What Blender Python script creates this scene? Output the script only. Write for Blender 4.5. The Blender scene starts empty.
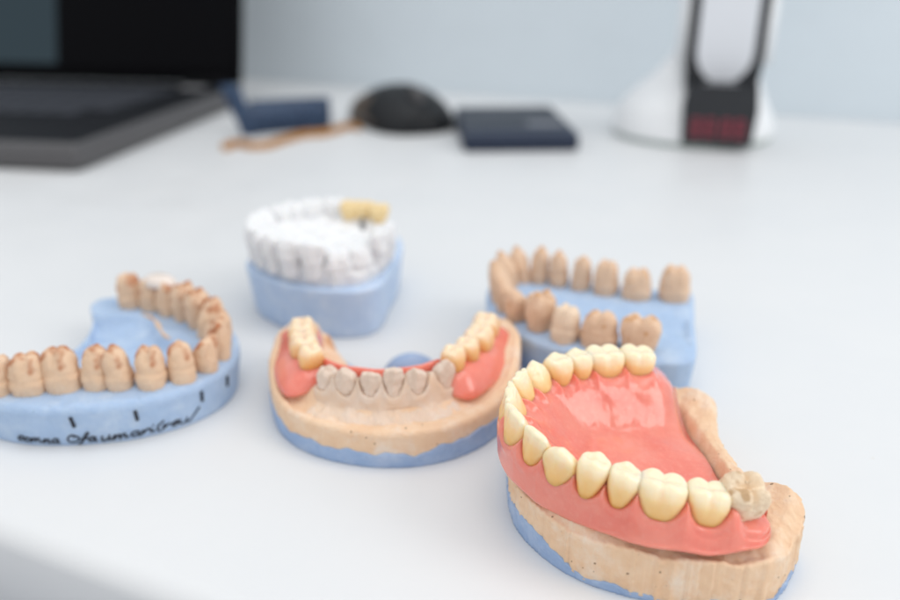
import bpy, bmesh, math, random
import numpy as np
from mathutils import Vector, Matrix, noise as mnoise

# ------------------------------------------------------------------ camera, world, lamps
scene = bpy.context.scene
COL = scene.collection
FPX, CAM_H = 800.0, 0.12                 # focal length in photo pixels (900 wide), height over the desk
PITCH = math.atan(339.0 / FPX)           # the horizon lies at y = -39 of the photo

cam_data = bpy.data.cameras.new('camera')
cam_data.lens = 32.0
cam_data.sensor_width = 36.0
cam_data.clip_start = 0.01
cam_data.clip_end = 50.0
cam = bpy.data.objects.new('camera', cam_data)
COL.objects.link(cam)
cam.location = (0, 0, CAM_H)
cam.rotation_euler = (math.pi / 2 - PITCH, 0, 0)
cam_data.dof.use_dof = True
cam_data.dof.focus_distance = 0.176
cam_data.dof.aperture_fstop = 6.3
cam_data.dof.aperture_blades = 9
scene.camera = cam

world = bpy.data.worlds.new('World')
scene.world = world
world.use_nodes = True
bg = world.node_tree.nodes['Background']
bg.inputs['Color'].default_value = (0.955, 0.975, 1.0, 1)
bg.inputs['Strength'].default_value = 0.86


def area(name, loc, target, sx, sy, power, col):
    l = bpy.data.lights.new(name, 'AREA')
    l.shape = 'RECTANGLE'
    l.size, l.size_y, l.energy, l.color = sx, sy, power, col
    o = bpy.data.objects.new(name, l)
    COL.objects.link(o)
    o.location = loc
    o.rotation_euler = (Vector(target) - Vector(loc)).to_track_quat('-Z', 'Y').to_euler()
    return o


area('ceiling_panel_light', (0.35, 0.55, 2.3), (0.05, 0.3, 0), 1.8, 1.8, 20, (1.0, 0.985, 0.96))
area('window_light', (1.5, -0.15, 1.15), (0, 0.25, 0.03), 0.9, 1.1, 11, (1.0, 0.985, 0.96))

vs = scene.view_settings
vs.view_transform = 'Standard'
vs.look = 'None'
vs.exposure = 0.09
vs.gamma = 1.0
vs.use_curve_mapping = False
scene.cycles.max_bounces = 10
scene.cycles.diffuse_bounces = 5

MM = 0.001
rnd = random.Random(7)


# ------------------------------------------------------------------ helpers
def G(x, y, z=0.0):
    """photo pixel -> point at height z (mm in, mm out), from the photo's perspective"""
    d = np.array([(x - 450) / FPX, math.cos(PITCH) + math.sin(PITCH) * (300 - y) / FPX,
                  -math.sin(PITCH) + math.cos(PITCH) * (300 - y) / FPX])
    return (np.array([0, 0, CAM_H * 1000]) + d * ((z - CAM_H * 1000) / d[2]))


def tag(o, label=None, cat=None, group=None, kind=None):
    if label: o['label'] = label
    if cat: o['category'] = cat
    if group: o['group'] = group
    if kind: o['kind'] = kind
    return o


def thing(name, loc_mm, label, cat, rot=(0, 0, 0), group=None):
    o = bpy.data.objects.new(name, None)
    o.empty_display_size = 0.01
    COL.objects.link(o)
    o.location = Vector(loc_mm) * MM
    o.rotation_euler = rot
    return tag(o, label, cat, group)


def obj(name, V, F, mat, parent=None, smooth=True, scale=MM, loc=None, rot=None):
    me = bpy.data.meshes.new(name)
    V = np.asarray(V, float) * scale
    me.from_pydata(V.tolist(), [], [list(map(int, f)) for f in F])
    me.materials.append(mat)
    if smooth:
        me.polygons.foreach_set('use_smooth', [True] * len(me.polygons))
    me.update()
    bm = bmesh.new(); bm.from_mesh(me)
    bmesh.ops.recalc_face_normals(bm, faces=bm.faces)
    bm.to_mesh(me); bm.free()
    o = bpy.data.objects.new(name, me)
    COL.objects.link(o)
    if parent is not None: o.parent = parent
    if loc is not None: o.location = Vector(loc) * MM
    if rot is not None: o.rotation_euler = rot
    return o


def grid(P, close_u=False, close_v=False, cap0=False, cap1=False):
    """P: (rows, cols, 3). rows = v, cols = u."""
    P = np.asarray(P, float)
    nv, nu = P.shape[:2]
    V = P.reshape(-1, 3)
    i = np.arange(nv if close_v else nv - 1)[:, None]
    j = np.arange(nu if close_u else nu - 1)[None, :]
    i2, j2 = (i + 1) % nv, (j + 1) % nu
    F = np.stack([i * nu + j, i * nu + j2, i2 * nu + j2, i2 * nu + j], -1).reshape(-1, 4).tolist()
    V = V.tolist()
    if cap0:
        c = len(V); V.append(P[0].mean(0).tolist())
        F += [[c, (k + 1) % nu, k] for k in range(nu if close_u else nu - 1)]
    if cap1:
        c = len(V); V.append(P[-1].mean(0).tolist()); b = (nv - 1) * nu
        F += [[c, b + k, b + (k + 1) % nu] for k in range(nu if close_u else nu - 1)]
    return V, F


def join(parts):
    V, F = [], []
    for v, f in parts:
        n = len(V)
        V += [list(p) for p in v]
        F += [[i + n for i in q] for q in f]
    return V, F


def catmull(C, n, closed=False):
    C = np.asarray(C, float)
    m = len(C)
    segs = m if closed else m - 1
    out = []
    for t in np.linspace(0, segs, n, endpoint=not closed):
        i = min(int(t), segs - 1); u = t - i
        if closed:
            p = [C[(i + k) % m] for k in (-1, 0, 1, 2)]
        else:
            p = [C[max(i - 1, 0)], C[i], C[i + 1], C[min(i + 2, m - 1)]]
            if i == 0: p[0] = 2 * C[0] - C[1]
            if i + 2 > m - 1: p[3] = 2 * C[-1] - C[-2]
        out.append(.5 * ((2 * p[1]) + (-p[0] + p[2]) * u + (2 * p[0] - 5 * p[1] + 4 * p[2] - p[3]) * u * u
                         + (-p[0] + 3 * p[1] - 3 * p[2] + p[3]) * u ** 3))
    return np.array(out)


def resample(P, n, closed=False):
    Q = np.vstack([P, P[:1]]) if closed else P
    s = np.r_[0, np.cumsum(np.linalg.norm(np.diff(Q, axis=0), axis=1))]
    t = np.linspace(0, s[-1], n, endpoint=not closed)
    return np.stack([np.interp(t, s, Q[:, k]) for k in range(Q.shape[1])], 1)


def sstep(a, b, x):
    t = np.clip((np.asarray(x, float) - a) / (b - a), 0, 1)
    return t * t * (3 - 2 * t)


def nz(V, sc, seed=0.0, octv=3):
    """fractal noise per point (mm coordinates), about -1..1"""
    return np.array([mnoise.fractal(Vector((p[0] * sc + seed, p[1] * sc - seed, p[2] * sc + 2 * seed)), .8, 2.0, octv)
                     for p in V])


class Arch:
    """a dental arch seen from above: polyline by arc length with outward normals"""
    def __init__(self, ctrl, centre, n=400, spline=True):
        P = resample(catmull(ctrl, n * 2), n) if spline else resample(np.asarray(ctrl, float), n)
        self.P = P
        self.s = np.r_[0, np.cumsum(np.linalg.norm(np.diff(P, axis=0), axis=1))]
        self.L = self.s[-1]
        T = np.gradient(P, axis=0)
        for _ in range(6):
            T[1:-1] = (T[:-2] + 2 * T[1:-1] + T[2:]) / 4
        T /= np.linalg.norm(T, axis=1)[:, None]
        N = np.stack([T[:, 1], -T[:, 0]], 1)
        mid = n // 2
        if np.dot(N[mid], P[mid] - np.asarray(centre)) < 0: N = -N
        self.T, self.N = T, N

    def at(self, s):
        s = np.asarray(s, float)
        p = np.stack([np.interp(s, self.s, self.P[:, k]) for k in (0, 1)], -1)
        n = np.stack([np.interp(s, self.s, self.N[:, k]) for k in (0, 1)], -1)
        n /= np.linalg.norm(n, axis=-1, keepdims=True)
        e = s - np.clip(s, 0, self.L)                      # run on straight past the ends
        t0 = np.stack([np.interp(s, self.s, self.T[:, k]) for k in (0, 1)], -1)
        return p + t0 * e[..., None], n

    def near(self, x, y):
        return self.s[np.argmin((self.P[:, 0] - x) ** 2 + (self.P[:, 1] - y) ** 2)]

    def dist(self, X, Y):
        """signed distance (outside positive) and arc position for arrays"""
        d2 = (X[:, None] - self.P[None, ::3, 0]) ** 2 + (Y[:, None] - self.P[None, ::3, 1]) ** 2
        k = np.argmin(d2, 1)
        q, n = self.P[::3][k], self.N[::3][k]
        sg = np.sign((X - q[:, 0]) * n[:, 0] + (Y - q[:, 1]) * n[:, 1])
        return np.sqrt(d2[np.arange(len(X)), k]) * sg, self.s[::3][k]


# ------------------------------------------------------------------ materials
def new_mat(name):
    m = bpy.data.materials.new(name)
    m.use_nodes = True
    nt = m.node_tree
    return m, nt, nt.nodes['Principled BSDF'], nt.links


def coords(nt, scale=1000.0):
    tc = nt.nodes.new('ShaderNodeTexCoord')
    mp = nt.nodes.new('ShaderNodeMapping')
    mp.inputs['Scale'].default_value = (scale,) * 3
    nt.links.new(tc.outputs['Object'], mp.inputs['Vector'])
    return mp.outputs['Vector'], tc


def tex_noise(nt, vec, sc, detail=4, rough=.6):
    n = nt.nodes.new('ShaderNodeTexNoise')
    n.inputs['Scale'].default_value = sc
    n.inputs['Detail'].default_value = detail
    n.inputs['Roughness'].default_value = rough
    nt.links.new(vec, n.inputs['Vector'])
    return n.outputs['Fac']


def ramp(nt, fac, stops):
    r = nt.nodes.new('ShaderNodeValToRGB')
    while len(r.color_ramp.elements) < len(stops): r.color_ramp.elements.new(.5)
    for e, (p, c) in zip(r.color_ramp.elements, stops):
        e.position = p
        e.color = (*c, 1) if len(c) == 3 else c
    nt.links.new(fac, r.inputs['Fac'])
    return r.outputs['Color']


def mix(nt, fac, a, b, mode='MIX'):
    m = nt.nodes.new('ShaderNodeMix')
    m.data_type = 'RGBA'; m.blend_type = mode
    if isinstance(fac, (int, float)): m.inputs[0].default_value = fac
    else: nt.links.new(fac, m.inputs[0])
    for k, v in ((6, a), (7, b)):
        if isinstance(v, tuple): m.inputs[k].default_value = (*v, 1)
        else: nt.links.new(v, m.inputs[k])
    return m.outputs[2]


def bump(nt, bsdf, h, strength, dist):
    b = nt.nodes.new('ShaderNodeBump')
    b.inputs['Strength'].default_value = strength
    b.inputs['Distance'].default_value = dist
    nt.links.new(h, b.inputs['Height'])
    prev = bsdf.inputs['Normal'].links
    if prev: nt.links.new(prev[0].from_socket, b.inputs['Normal'])
    nt.links.new(b.outputs['Normal'], bsdf.inputs['Normal'])


def plaster(name, c1, c2, pores=0.0, stain=None, stain_lo=.56, sss=.12, rough=.78, chalk=None):
    m, nt, b, L = new_mat(name)
    v, tc = coords(nt)
    n1 = tex_noise(nt, v, .22, 5)
    col = ramp(nt, n1, [(.3, c1), (.7, c2)])
    if chalk:
        n4 = tex_noise(nt, v, .12, 6, .7)
        col = mix(nt, ramp(nt, n4, [(.48, (0, 0, 0)), (.68, (1, 1, 1))]), col, chalk)
    if stain:
        n2 = tex_noise(nt, v, .26, 1.5, .45)
        sep = nt.nodes.new('ShaderNodeSeparateXYZ')
        L.new(tc.outputs['Generated'], sep.inputs[0])
        ma = nt.nodes.new('ShaderNodeMath'); ma.operation = 'MULTIPLY_ADD'
        L.new(sep.outputs['Z'], ma.inputs[0]); ma.inputs[1].default_value = .42; L.new(n2, ma.inputs[2])
        col = mix(nt, ramp(nt, ma.outputs[0], [(stain_lo + .22, (0, 0, 0)), (stain_lo + .42, (.85, .85, .85))]), col, stain)
    if pores:
        vo = nt.nodes.new('ShaderNodeTexVoronoi')
        vo.inputs['Scale'].default_value = .5
        L.new(v, vo.inputs['Vector'])
        rd = nt.nodes.new('ShaderNodeSeparateColor'); L.new(vo.outputs['Color'], rd.inputs[0])
        mr = nt.nodes.new('ShaderNodeMapRange')            # each cell has its own pore size, many have none
        L.new(rd.outputs[0], mr.inputs['Value'])
        mr.inputs['From Min'].default_value = .55; mr.inputs['To Min'].default_value = 0.0
        mr.inputs['To Max'].default_value = .12 * pores
        lt = nt.nodes.new('ShaderNodeMath'); lt.operation = 'LESS_THAN'
        L.new(vo.outputs['Distance'], lt.inputs[0]); L.new(mr.outputs[0], lt.inputs[1])
        col = mix(nt, lt.outputs[0], col, tuple(x * .42 for x in c1))
        inv = nt.nodes.new('ShaderNodeMath'); inv.operation = 'SUBTRACT'
        inv.inputs[0].default_value = 1; L.new(lt.outputs[0], inv.inputs[1])
        bump(nt, b, inv.outputs[0], .6, .0004)
    L.new(col, b.inputs['Base Color'])
    b.inputs['Roughness'].default_value = rough
    b.inputs['Specular IOR Level'].default_value = .3
    b.inputs['Subsurface Weight'].default_value = sss
    b.inputs['Subsurface Radius'].default_value = (1.0, .7, .45)
    b.inputs['Subsurface Scale'].default_value = .0012
    bump(nt, b, tex_noise(nt, v, 1.5, 6, .65), .45, .0005)
    bump(nt, b, tex_noise(nt, v, .35, 3), .3, .0010)
    return m


def plain(name, col, rough=.5, metal=0.0, coat=0.0, spec=.5, var=.0, emit=None, estr=0.0, nscale=.3):
    m, nt, b, L = new_mat(name)
    b.inputs['Roughness'].default_value = rough
    b.inputs['Metallic'].default_value = metal
    b.inputs['Coat Weight'].default_value = coat
    b.inputs['Specular IOR Level'].default_value = spec
    v, tc = coords(nt)
    n = tex_noise(nt, v, nscale, 4)
    c2 = tuple(min(1, x * (1 + var)) for x in col); c1 = tuple(x * (1 - var) for x in col)
    L.new(ramp(nt, n, [(.3, c1), (.7, c2)]), b.inputs['Base Color'])
    if emit:
        b.inputs['Emission Color'].default_value = (*emit, 1)
        b.inputs['Emission Strength'].default_value = estr
    return m


def acrylic():
    m, nt, b, L = new_mat('pink_acrylic')
    v, tc = coords(nt)
    n1 = tex_noise(nt, v, .09, 3)
    n2 = tex_noise(nt, v, .9, 4, .7)
    col = ramp(nt, n1, [(.3, (.80, .195, .145)), (.7, (.87, .29, .215))])
    col = mix(nt, ramp(nt, n2, [(.5, (0, 0, 0)), (.8, (.35, .35, .35))]), col, (.90, .40, .32))
    b.inputs['Specular IOR Level'].default_value = .4
    L.new(col, b.inputs['Base Color'])
    b.inputs['Roughness'].default_value = .11
    b.inputs['Subsurface Weight'].default_value = .6
    b.inputs['Subsurface Radius'].default_value = (1.0, .35, .28)
    b.inputs['Subsurface Scale'].default_value = .0035
    b.inputs['Coat Weight'].default_value = .4
    b.inputs['Coat Roughness'].default_value = .10
    b.inputs['IOR'].default_value = 1.49
    bump(nt, b, tex_noise(nt, v, .45, 3), .12, .0006)
    bump(nt, b, tex_noise(nt, v, 3.0, 2), .06, .00015)
    return m


def enamel(name, k=1.0):
    m, nt, b, L = new_mat(name)
    v, tc = coords(nt)
    sep = nt.nodes.new('ShaderNodeSeparateXYZ'); L.new(tc.outputs['Generated'], sep.inputs[0])
    n = tex_noise(nt, v, .35, 3)
    ma = nt.nodes.new('ShaderNodeMath'); ma.operation = 'MULTIPLY_ADD'
    L.new(n, ma.inputs[0]); ma.inputs[1].default_value = .22; L.new(sep.outputs['Z'], ma.inputs[2])
    col = ramp(nt, ma.outputs[0], [(.42, (.80, .36, .07)), (.60, (.88, .53, .19)), (.84, (.91, .65, .33)), (1.0, (.90, .77, .56)), ])
    if k != 1.0: col = mix(nt, 1.0, col, (1.0, .90, k), 'MULTIPLY')
    L.new(col, b.inputs['Base Color'])
    b.inputs['Roughness'].default_value = .13
    b.inputs['Subsurface Weight'].default_value = .8
    b.inputs['Subsurface Radius'].default_value = (1.0, .75, .45)
    b.inputs['Subsurface Scale'].default_value = .003
    b.inputs['IOR'].default_value = 1.5
    bump(nt, b, tex_noise(nt, v, .6, 3), .14, .0005)
    return m


M_DESK, nt, b, L = new_mat('white_laminate')
v, tc = coords(nt)
b.inputs['Base Color'].default_value = (.79, .80, .81, 1)
L.new(ramp(nt, tex_noise(nt, v, .02, 4), [(.3, (.715, .725, .735)), (.7, (.735, .74, .745))]), b.inputs['Base Color'])
b.inputs['Roughness'].default_value = .42
b.inputs['Specular IOR Level'].default_value = .35
bump(nt, b, tex_noise(nt, v, 1.2, 3), .06, .0003)
vo = nt.nodes.new('ShaderNodeTexVoronoi'); vo.inputs['Scale'].default_value = .045; L.new(v, vo.inputs['Vector'])
sp = ramp(nt, vo.outputs['Distance'], [(.012, (.45, .45, .45)), (.022, (0, 0, 0))])
src = b.inputs['Base Color'].links[0].from_socket
L.new(mix(nt, sp, src, (.62, .55, .47)), b.inputs['Base Color'])
rg = ramp(nt, tex_noise(nt, v, .03, 5, .7), [(.3, (.34, .34, .34)), (.7, (.50, .50, .50))])
L.new(rg, b.inputs['Roughness'])

M_WALL = plain('blue_grey_wall_paint', (.70, .765, .81), .85, var=.015, nscale=.02)
M_FLOOR = plain('grey_floor', (.34, .36, .40), .6, var=.04, nscale=.02)
M_PINK = acrylic()
M_TOOTH = enamel('ivory_resin')
M_TOOTH2 = enamel('yellow_ivory_resin', .88)
M_PEACH = plaster('peach_plaster', (.78, .52, .33), (.84, .61, .42), pores=1.6, chalk=(.85, .70, .56))
M_PEACH2 = plaster('pale_peach_plaster', (.80, .54, .35), (.86, .63, .44), pores=1.4, chalk=(.86, .71, .58))
M_BLUE = plaster('blue_plaster', (.30, .42, .64), (.37, .49, .70), pores=1.0, chalk=(.44, .54, .72))
M_BLUE2 = plaster('light_blue_plaster', (.38, .51, .71), (.44, .57, .76), pores=.9, chalk=(.52, .63, .78))
M_BLUE3 = plaster('pale_blue_plaster', (.47, .59, .78), (.53, .65, .83), chalk=(.62, .71, .84))
M_STUMP = plaster('cream_plaster_tooth', (.80, .60, .40), (.88, .74, .56), pores=1.8, stain=(.55, .34, .17), stain_lo=.72, sss=0.0, rough=.5)
M_CASTTOOTH = plaster('beige_plaster_tooth', (.72, .57, .46), (.80, .67, .57), stain=None)
M_GUM = plaster('stained_beige_plaster', (.74, .57, .44), (.80, .67, .57), chalk=(.80, .60, .44))
M_DIE = plaster('tan_die_plaster', (.74, .51, .34), (.81, .60, .43), stain=(.44, .14, .05), stain_lo=.62)
M_DIE2 = plaster('tan_die_plaster_plain', (.72, .49, .33), (.79, .58, .42), stain=(.62, .34, .16), stain_lo=.72)
M_BLOCK = plaster('pale_tan_plaster', (.80, .62, .46), (.85, .69, .53))
M_WHITE = plaster('white_plaster', (.80, .80, .81), (.86, .86, .86))
M_YELLOW = plain('honey_ceramic', (.82, .62, .32), .35, var=.1, nscale=.5)
M_PIN = plain('grey_pin_metal', (.22, .22, .23), .35, metal=.6)
M_INK = plain('black_ink', (.015, .016, .025), .6)
M_CLEAR = plain('milky_wax', (.80, .70, .63), .25)


# ------------------------------------------------------------------ setting: desk, wall, floor
ANG = math.atan2(-.252, .570)                    # direction of the wall foot and of the desk's front edge
UX = np.array([math.cos(ANG), math.sin(ANG)]); UY = np.array([-UX[1], UX[0]])
D_FRONT, D_BACK = 93.5, 743.0


def rounded_slab(x0, x1, y0, y1, z0, z1, r, seg=6):
    """box with its upper edges and vertical corners rounded"""
    rc = max(r * 1.6, 2)
    out = []
    for cx, cy, a0 in ((x1 - rc, y1 - rc, 0), (x0 + rc, y1 - rc, 90), (x0 + rc, y0 + rc, 180), (x1 - rc, y0 + rc, 270)):
        for k in range(seg + 1):
            a = math.radians(a0 + 90 * k / seg)
            out.append((cx + rc * math.cos(a), cy + rc * math.sin(a), math.cos(a), math.sin(a)))
    rings = []
    for z, ins in [(z0, r * .5), (z0 + r * .5, 0)] + [(z1 - r + r * math.sin(t), r - r * math.cos(t)) for t in np.linspace(0, math.pi / 2, seg + 1)]:
        rings.append([(x - nx * ins, y - ny * ins, z) for x, y, nx, ny in out])
    return grid(rings, close_u=True, cap0=True, cap1=True)


desk = obj('desk', *rounded_slab(-900, 900, D_FRONT, D_BACK - .6, -28, 0, 6), M_DESK, rot=(0, 0, ANG))
tag(desk, kind='structure')
wv, wf = join([grid([[(-1600, D_BACK, -760), (1600, D_BACK, -760)], [(-1600, D_BACK, 1500), (1600, D_BACK, 1500)]]),
               grid([[(-1600, D_BACK + 80, -760), (1600, D_BACK + 80, -760)], [(-1600, D_BACK + 80, 1500), (1600, D_BACK + 80, 1500)]])])
wall = obj('wall', wv, wf, M_WALL, smooth=False, rot=(0, 0, ANG))
tag(wall, kind='structure')
fl = obj('floor', [(-2500, -2500, -740), (2500, -2500, -740), (2500, 2500, -740), (-2500, 2500, -740)], [(0, 1, 2, 3)], M_FLOOR, smooth=False)
tag(fl, kind='structure')

# ------------------------------------------------------------------ teeth
def tooth_mesh(kind, w, b, h, root=4.0, seed=0, nu=44, rough=0.0, cusp=1.0, fine=0.0, nr=34):
    """crown with z = 0 at the neck, z = h at the biting edge; x along the arch, +y outward"""
    R = random.Random(seed)
    if kind == 'molar':
        prof = [(-root, .66, .74, 0), (0, .74, .84, 0), (.2, .82, .95, 0), (.45, .93, 1.0, 0), (.68, 1.0, .96, 0), (.85, .99, .84, 0), (.95, .92, .70, 0), (1.0, .78, .56, 0)]
        ex = .72
    elif kind == 'premolar':
        prof = [(-root, .58, .72, 0), (0, .64, .84, 0), (.2, .76, .95, 0), (.45, .90, 1.0, 0), (.68, 1.0, .95, 0), (.85, .98, .82, 0), (.95, .89, .67, 0), (1.0, .74, .52, 0)]
        ex = .82
    elif kind == 'stump':                                 # worn plaster molar, barrel-shaped with a deep pit
        prof = [(-root, .92, .92, 0), (0, .95, .95, 0), (.25, 1.0, 1.0, 0), (.5, 1.0, 1.0, 0), (.72, .98, .97, 0), (.88, .92, .9, 0), (.97, .82, .78, 0), (1.0, .68, .64, 0)]
        ex = .72
    elif kind == 'canine':
        prof = [(-root, .62, .80, 0), (0, .70, .95, 0), (.2, .86, 1.0, .02), (.45, 1.0, .93, .07), (.66, .99, .74, .15), (.83, .82, .52, .22), (.94, .54, .34, .26), (1.0, .26, .2, .26)]
        ex = .86
    elif kind == 'incisor':
        prof = [(-root, .62, .80, 0), (0, .70, .95, 0), (.2, .83, 1.0, .02), (.45, .94, .88, .08), (.68, 1.0, .64, .16), (.86, 1.0, .42, .24), (.96, .96, .30, .28), (1.0, .86, .2, .28)]
        ex = .78
    elif kind == 'die':                                   # trunk, margin ledge, tapered prepared stump
        prof = [(-root, .86, .86, 0), (0, .90, .90, 0), (.22, .98, .98, 0), (.36, 1.0, 1.0, 0), (.46, .93, .93, 0), (.56, .93, .92, 0), (.78, .86, .80, 0), (.93, .70, .62, 0), (1.0, .5, .42, 0)]
        ex = .8
    prof = [(p[0] / h if p[0] < 0 else p[0], *p[1:]) for p in prof]
    C = catmull(prof, nr)
    th = np.linspace(0, 2 * np.pi, nu, endpoint=False)
    cx = np.sign(np.cos(th)) * np.abs(np.cos(th)) ** ex
    cy = np.sign(np.sin(th)) * np.abs(np.sin(th)) ** ex
    rings = []
    for zf, rw, rb, yo in C:
        rings.append(np.stack([cx * rw * w / 2, cy * rb * b / 2 + yo * b, np.full(nu, zf * h)], 1))
    zf, rw, rb, yo = C[-1]
    for k in ((.8, .6, .4, .2, .06) if nr < 50 else np.linspace(.96, .02, 24)):
        rings.append(np.stack([cx * rw * w / 2 * k, cy * rb * b / 2 * k + yo * b, np.full(nu, h * (1 + .015 * (1 - k)))], 1))
    P = np.array(rings)
    X, Y, Z = P[..., 0] / (w / 2), P[..., 1] / (b / 2), P[..., 2] / h
    top = sstep(.62, .97, Z)
    if kind in ('molar', 'premolar', 'die', 'stump'):
        cs = [(-.42, .50), (.42, .50), (-.42, -.50), (.42, -.50)] if (kind in ('molar', 'stump') or (kind == 'die' and w > 8)) else [(0, .5), (0, -.5)]
        f = np.zeros_like(X)
        for (ax, ay) in cs:
            ax += R.uniform(-.06, .06); ay += R.uniform(-.05, .05)
            f += R.uniform(.85, 1.15) * np.exp(-((X - ax) ** 2 / .11 + (Y - ay) ** 2 / .10))
        f -= .75 * np.exp(-(Y / .13) ** 2) * np.exp(-(X / .75) ** 2)
        if len(cs) == 4:
            f -= .55 * np.exp(-(X / .11) ** 2)
            P[..., 1] -= np.sign(Y) * .055 * b * np.exp(-(X / .16) ** 2) * sstep(.35, .85, Z) * (np.abs(Y) > .3)
        else:
            f -= .25 * np.exp(-((np.abs(X) - .5) / .2) ** 2)
        P[..., 2] += f * top * .125 * h * cusp * (.55 if kind == 'die' else 1)
    elif kind == 'canine':
        P[..., 2] += (.06 * np.exp(-(X / .25) ** 2) - .05) * top * h
    else:
        P[..., 2] += (-.03 * X ** 2 + .012 * np.cos(X * 7)) * top * h
    # labial ridges of front teeth
    if kind in ('canine', 'incisor'):
        P[..., 1] += np.where(P[..., 1] > 0, .03 * b * np.cos(X * 6.5) * sstep(.1, .6, Z), 0)
        P[..., 1] -= np.where((Y < .25) & (Z > .35), .05 * b * np.exp(-(X / .4) ** 2), 0)
    if rough:
        fl = P.reshape(-1, 3)
        n1, n2 = nz(fl, .30, seed * 1.7 + 3), nz(fl, .9, seed * .9 + 40, 2)
        c = np.array([0, 0, h * .45])
        d = fl - c; d /= np.linalg.norm(d, axis=1)[:, None] + 1e-6
        n3 = nz(fl, 2.4, seed + 11, 3) * fine if fine else 0 * n1
        P = (fl + d * (n1 * rough + n2 * rough * .3 + n3)[:, None]).reshape(P.shape)
    return grid(P, close_u=True, cap0=True, cap1=True)


def place_tooth(parent, arch, s, z, kind, w, b, h, mat, seed=0, off=0.0, lean=0.0, tip=0.0, twist=0.0, root=4.0, rough=0.0, name='tooth', cusp=1.0):
    p, n = arch.at(np.array([s]))
    p, n = p[0] + n[0] * off, n[0]
    yaw = math.atan2(n[1], n[0]) - math.pi / 2 + twist
    V, F = tooth_mesh(kind, w, b, h, root, seed, rough=rough, cusp=cusp)
    o = obj(name, V, F, mat, parent, loc=(p[0], p[1], z))
    o.rotation_euler = (Matrix.Rotation(yaw, 3, 'Z') @ Matrix.Rotation(-lean, 3, 'X') @ Matrix.Rotation(tip, 3, 'Y')).to_euler()
    return o


# ------------------------------------------------------------------ cast bodies
def outline(ctrl, n):
    return resample(catmull(ctrl, n * 2, closed=True), n, closed=True)


def cast_body(ctrl, zbot, rim, H, n=460, wall=16, inner=44, seed=1, taper=0.0, lip=1.0, grow=0.0, lines=.07, centre=None, bottom_cap=True, relief=1.0):
    """zbot, rim: arrays or numbers per outline point; H(x, y): height field of the top"""
    P = outline(ctrl, n)
    c = P.mean(0) if centre is None else np.asarray(centre, float)
    D = P - c; r = np.linalg.norm(D, axis=1); U = D / r[:, None]
    P = P + U * grow; D = P - c
    R = np.random.default_rng(seed)
    zb = np.broadcast_to(zbot(P) if callable(zbot) else zbot, (n,)).astype(float)
    zr = np.broadcast_to(rim(P) if callable(rim) else rim, (n,)).astype(float)
    kc = n // 2
    col = np.interp(np.arange(n), np.arange(kc + 1) * 2, np.r_[(q := R.normal(0, lines, kc)), q[:1]])
    rings = []
    for k in range(wall):
        t = k / (wall - 1)
        z = zb + (zr - lip - zb) * t
        ins = taper * (1 - t)
        Q = P - U * (ins + col * .5)[:, None] if np.ndim(ins) else P - U * (ins + col)[:, None]
        rings.append(np.c_[Q, z])
    Q0 = rings[-1][:, :2]
    for a in np.linspace(.3, math.pi / 2, 5):
        ins = lip * (1 - math.cos(a))
        rings.append(np.c_[Q0 - U * ins, zr - lip + lip * math.sin(a)])
    Q1 = rings[-1][:, :2]
    ks = 1 - np.linspace(0, 1, inner + 1)[1:] ** 1.0
    for k in ks[:-1]:
        Q = c + (Q1 - c) * k
        h = H(Q[:, 0], Q[:, 1])
        wgt = sstep(0, .07, 1 - k)
        rings.append(np.c_[Q, zr * (1 - wgt) + h * wgt])
    A = np.array(rings)
    fl = A.reshape(-1, 3)
    nn = (nz(fl, .16, seed * 3.1, 4) * .28 + nz(fl, .6, seed * 1.3, 2) * .09) * relief
    m = np.zeros(A.shape[:2]); m[wall - 2:] = 1; m[:wall - 2] = .25
    if bottom_cap: m[0] = 0
    A[..., 2] += nn.reshape(A.shape[:2]) * m
    A[:, :, :2] += (U[None] * (nn.reshape(A.shape[:2]) * np.where(m < 1, .6, .0))[..., None])
    return grid(A, close_u=True, cap0=bottom_cap, cap1=True)


def blue_foot(ctrl, ztop, n=320, grow=.35, seed=5, cut=3.5, taper=.4, z0=0.0):
    """low foot under a cast: irregular upper border, closed below"""
    P = outline(ctrl, n)
    c = P.mean(0)
    U = (P - c) / np.linalg.norm(P - c, axis=1)[:, None]
    zt = ztop(P)
    R = np.random.default_rng(seed)
    rg = R.normal(0, .06, n)
    rings = []
    for k in range(8):
        t = k / 7
        rings.append(np.c_[P + U * (grow - taper * (1 - t) + rg)[:, None], z0 + zt * t])
    rings.append(np.c_[P + U * (grow - .4), zt + .12])
    rings.append(np.c_[P - U * cut, zt - .1])
    A = np.array(rings)
    nn = nz(A.reshape(-1, 3), .5, seed * 2.2, 3).reshape(A.shape[:2])
    A[1:8, :, :2] += U[None] * nn[1:8, :, None] * .22
    return grid(A, close_u=True, cap0=True, cap1=True)


# ================================================================== 1. complete denture on its cast
DO = (52.5, 159.0)
YAW = 1.657
a_, d_, n_ = 28.0, 41.0, 1.055
th = np.linspace(-np.pi / 2, np.pi / 2, 700)
ex_, ey_ = np.sign(th) * a_ * np.abs(np.sin(th)) ** n_, d_ * np.abs(np.cos(th)) ** n_
leg = np.linspace(14, .3, 40)
apts = np.vstack([np.c_[np.full(40, -a_), -leg], np.c_[ex_, ey_], np.c_[np.full(40, a_), -leg[::-1]]]) * .972
ARCH = Arch(apts, (0, 0), n=900, spline=False)
SM = ARCH.L / 2                                    # arc position of the midline

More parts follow.
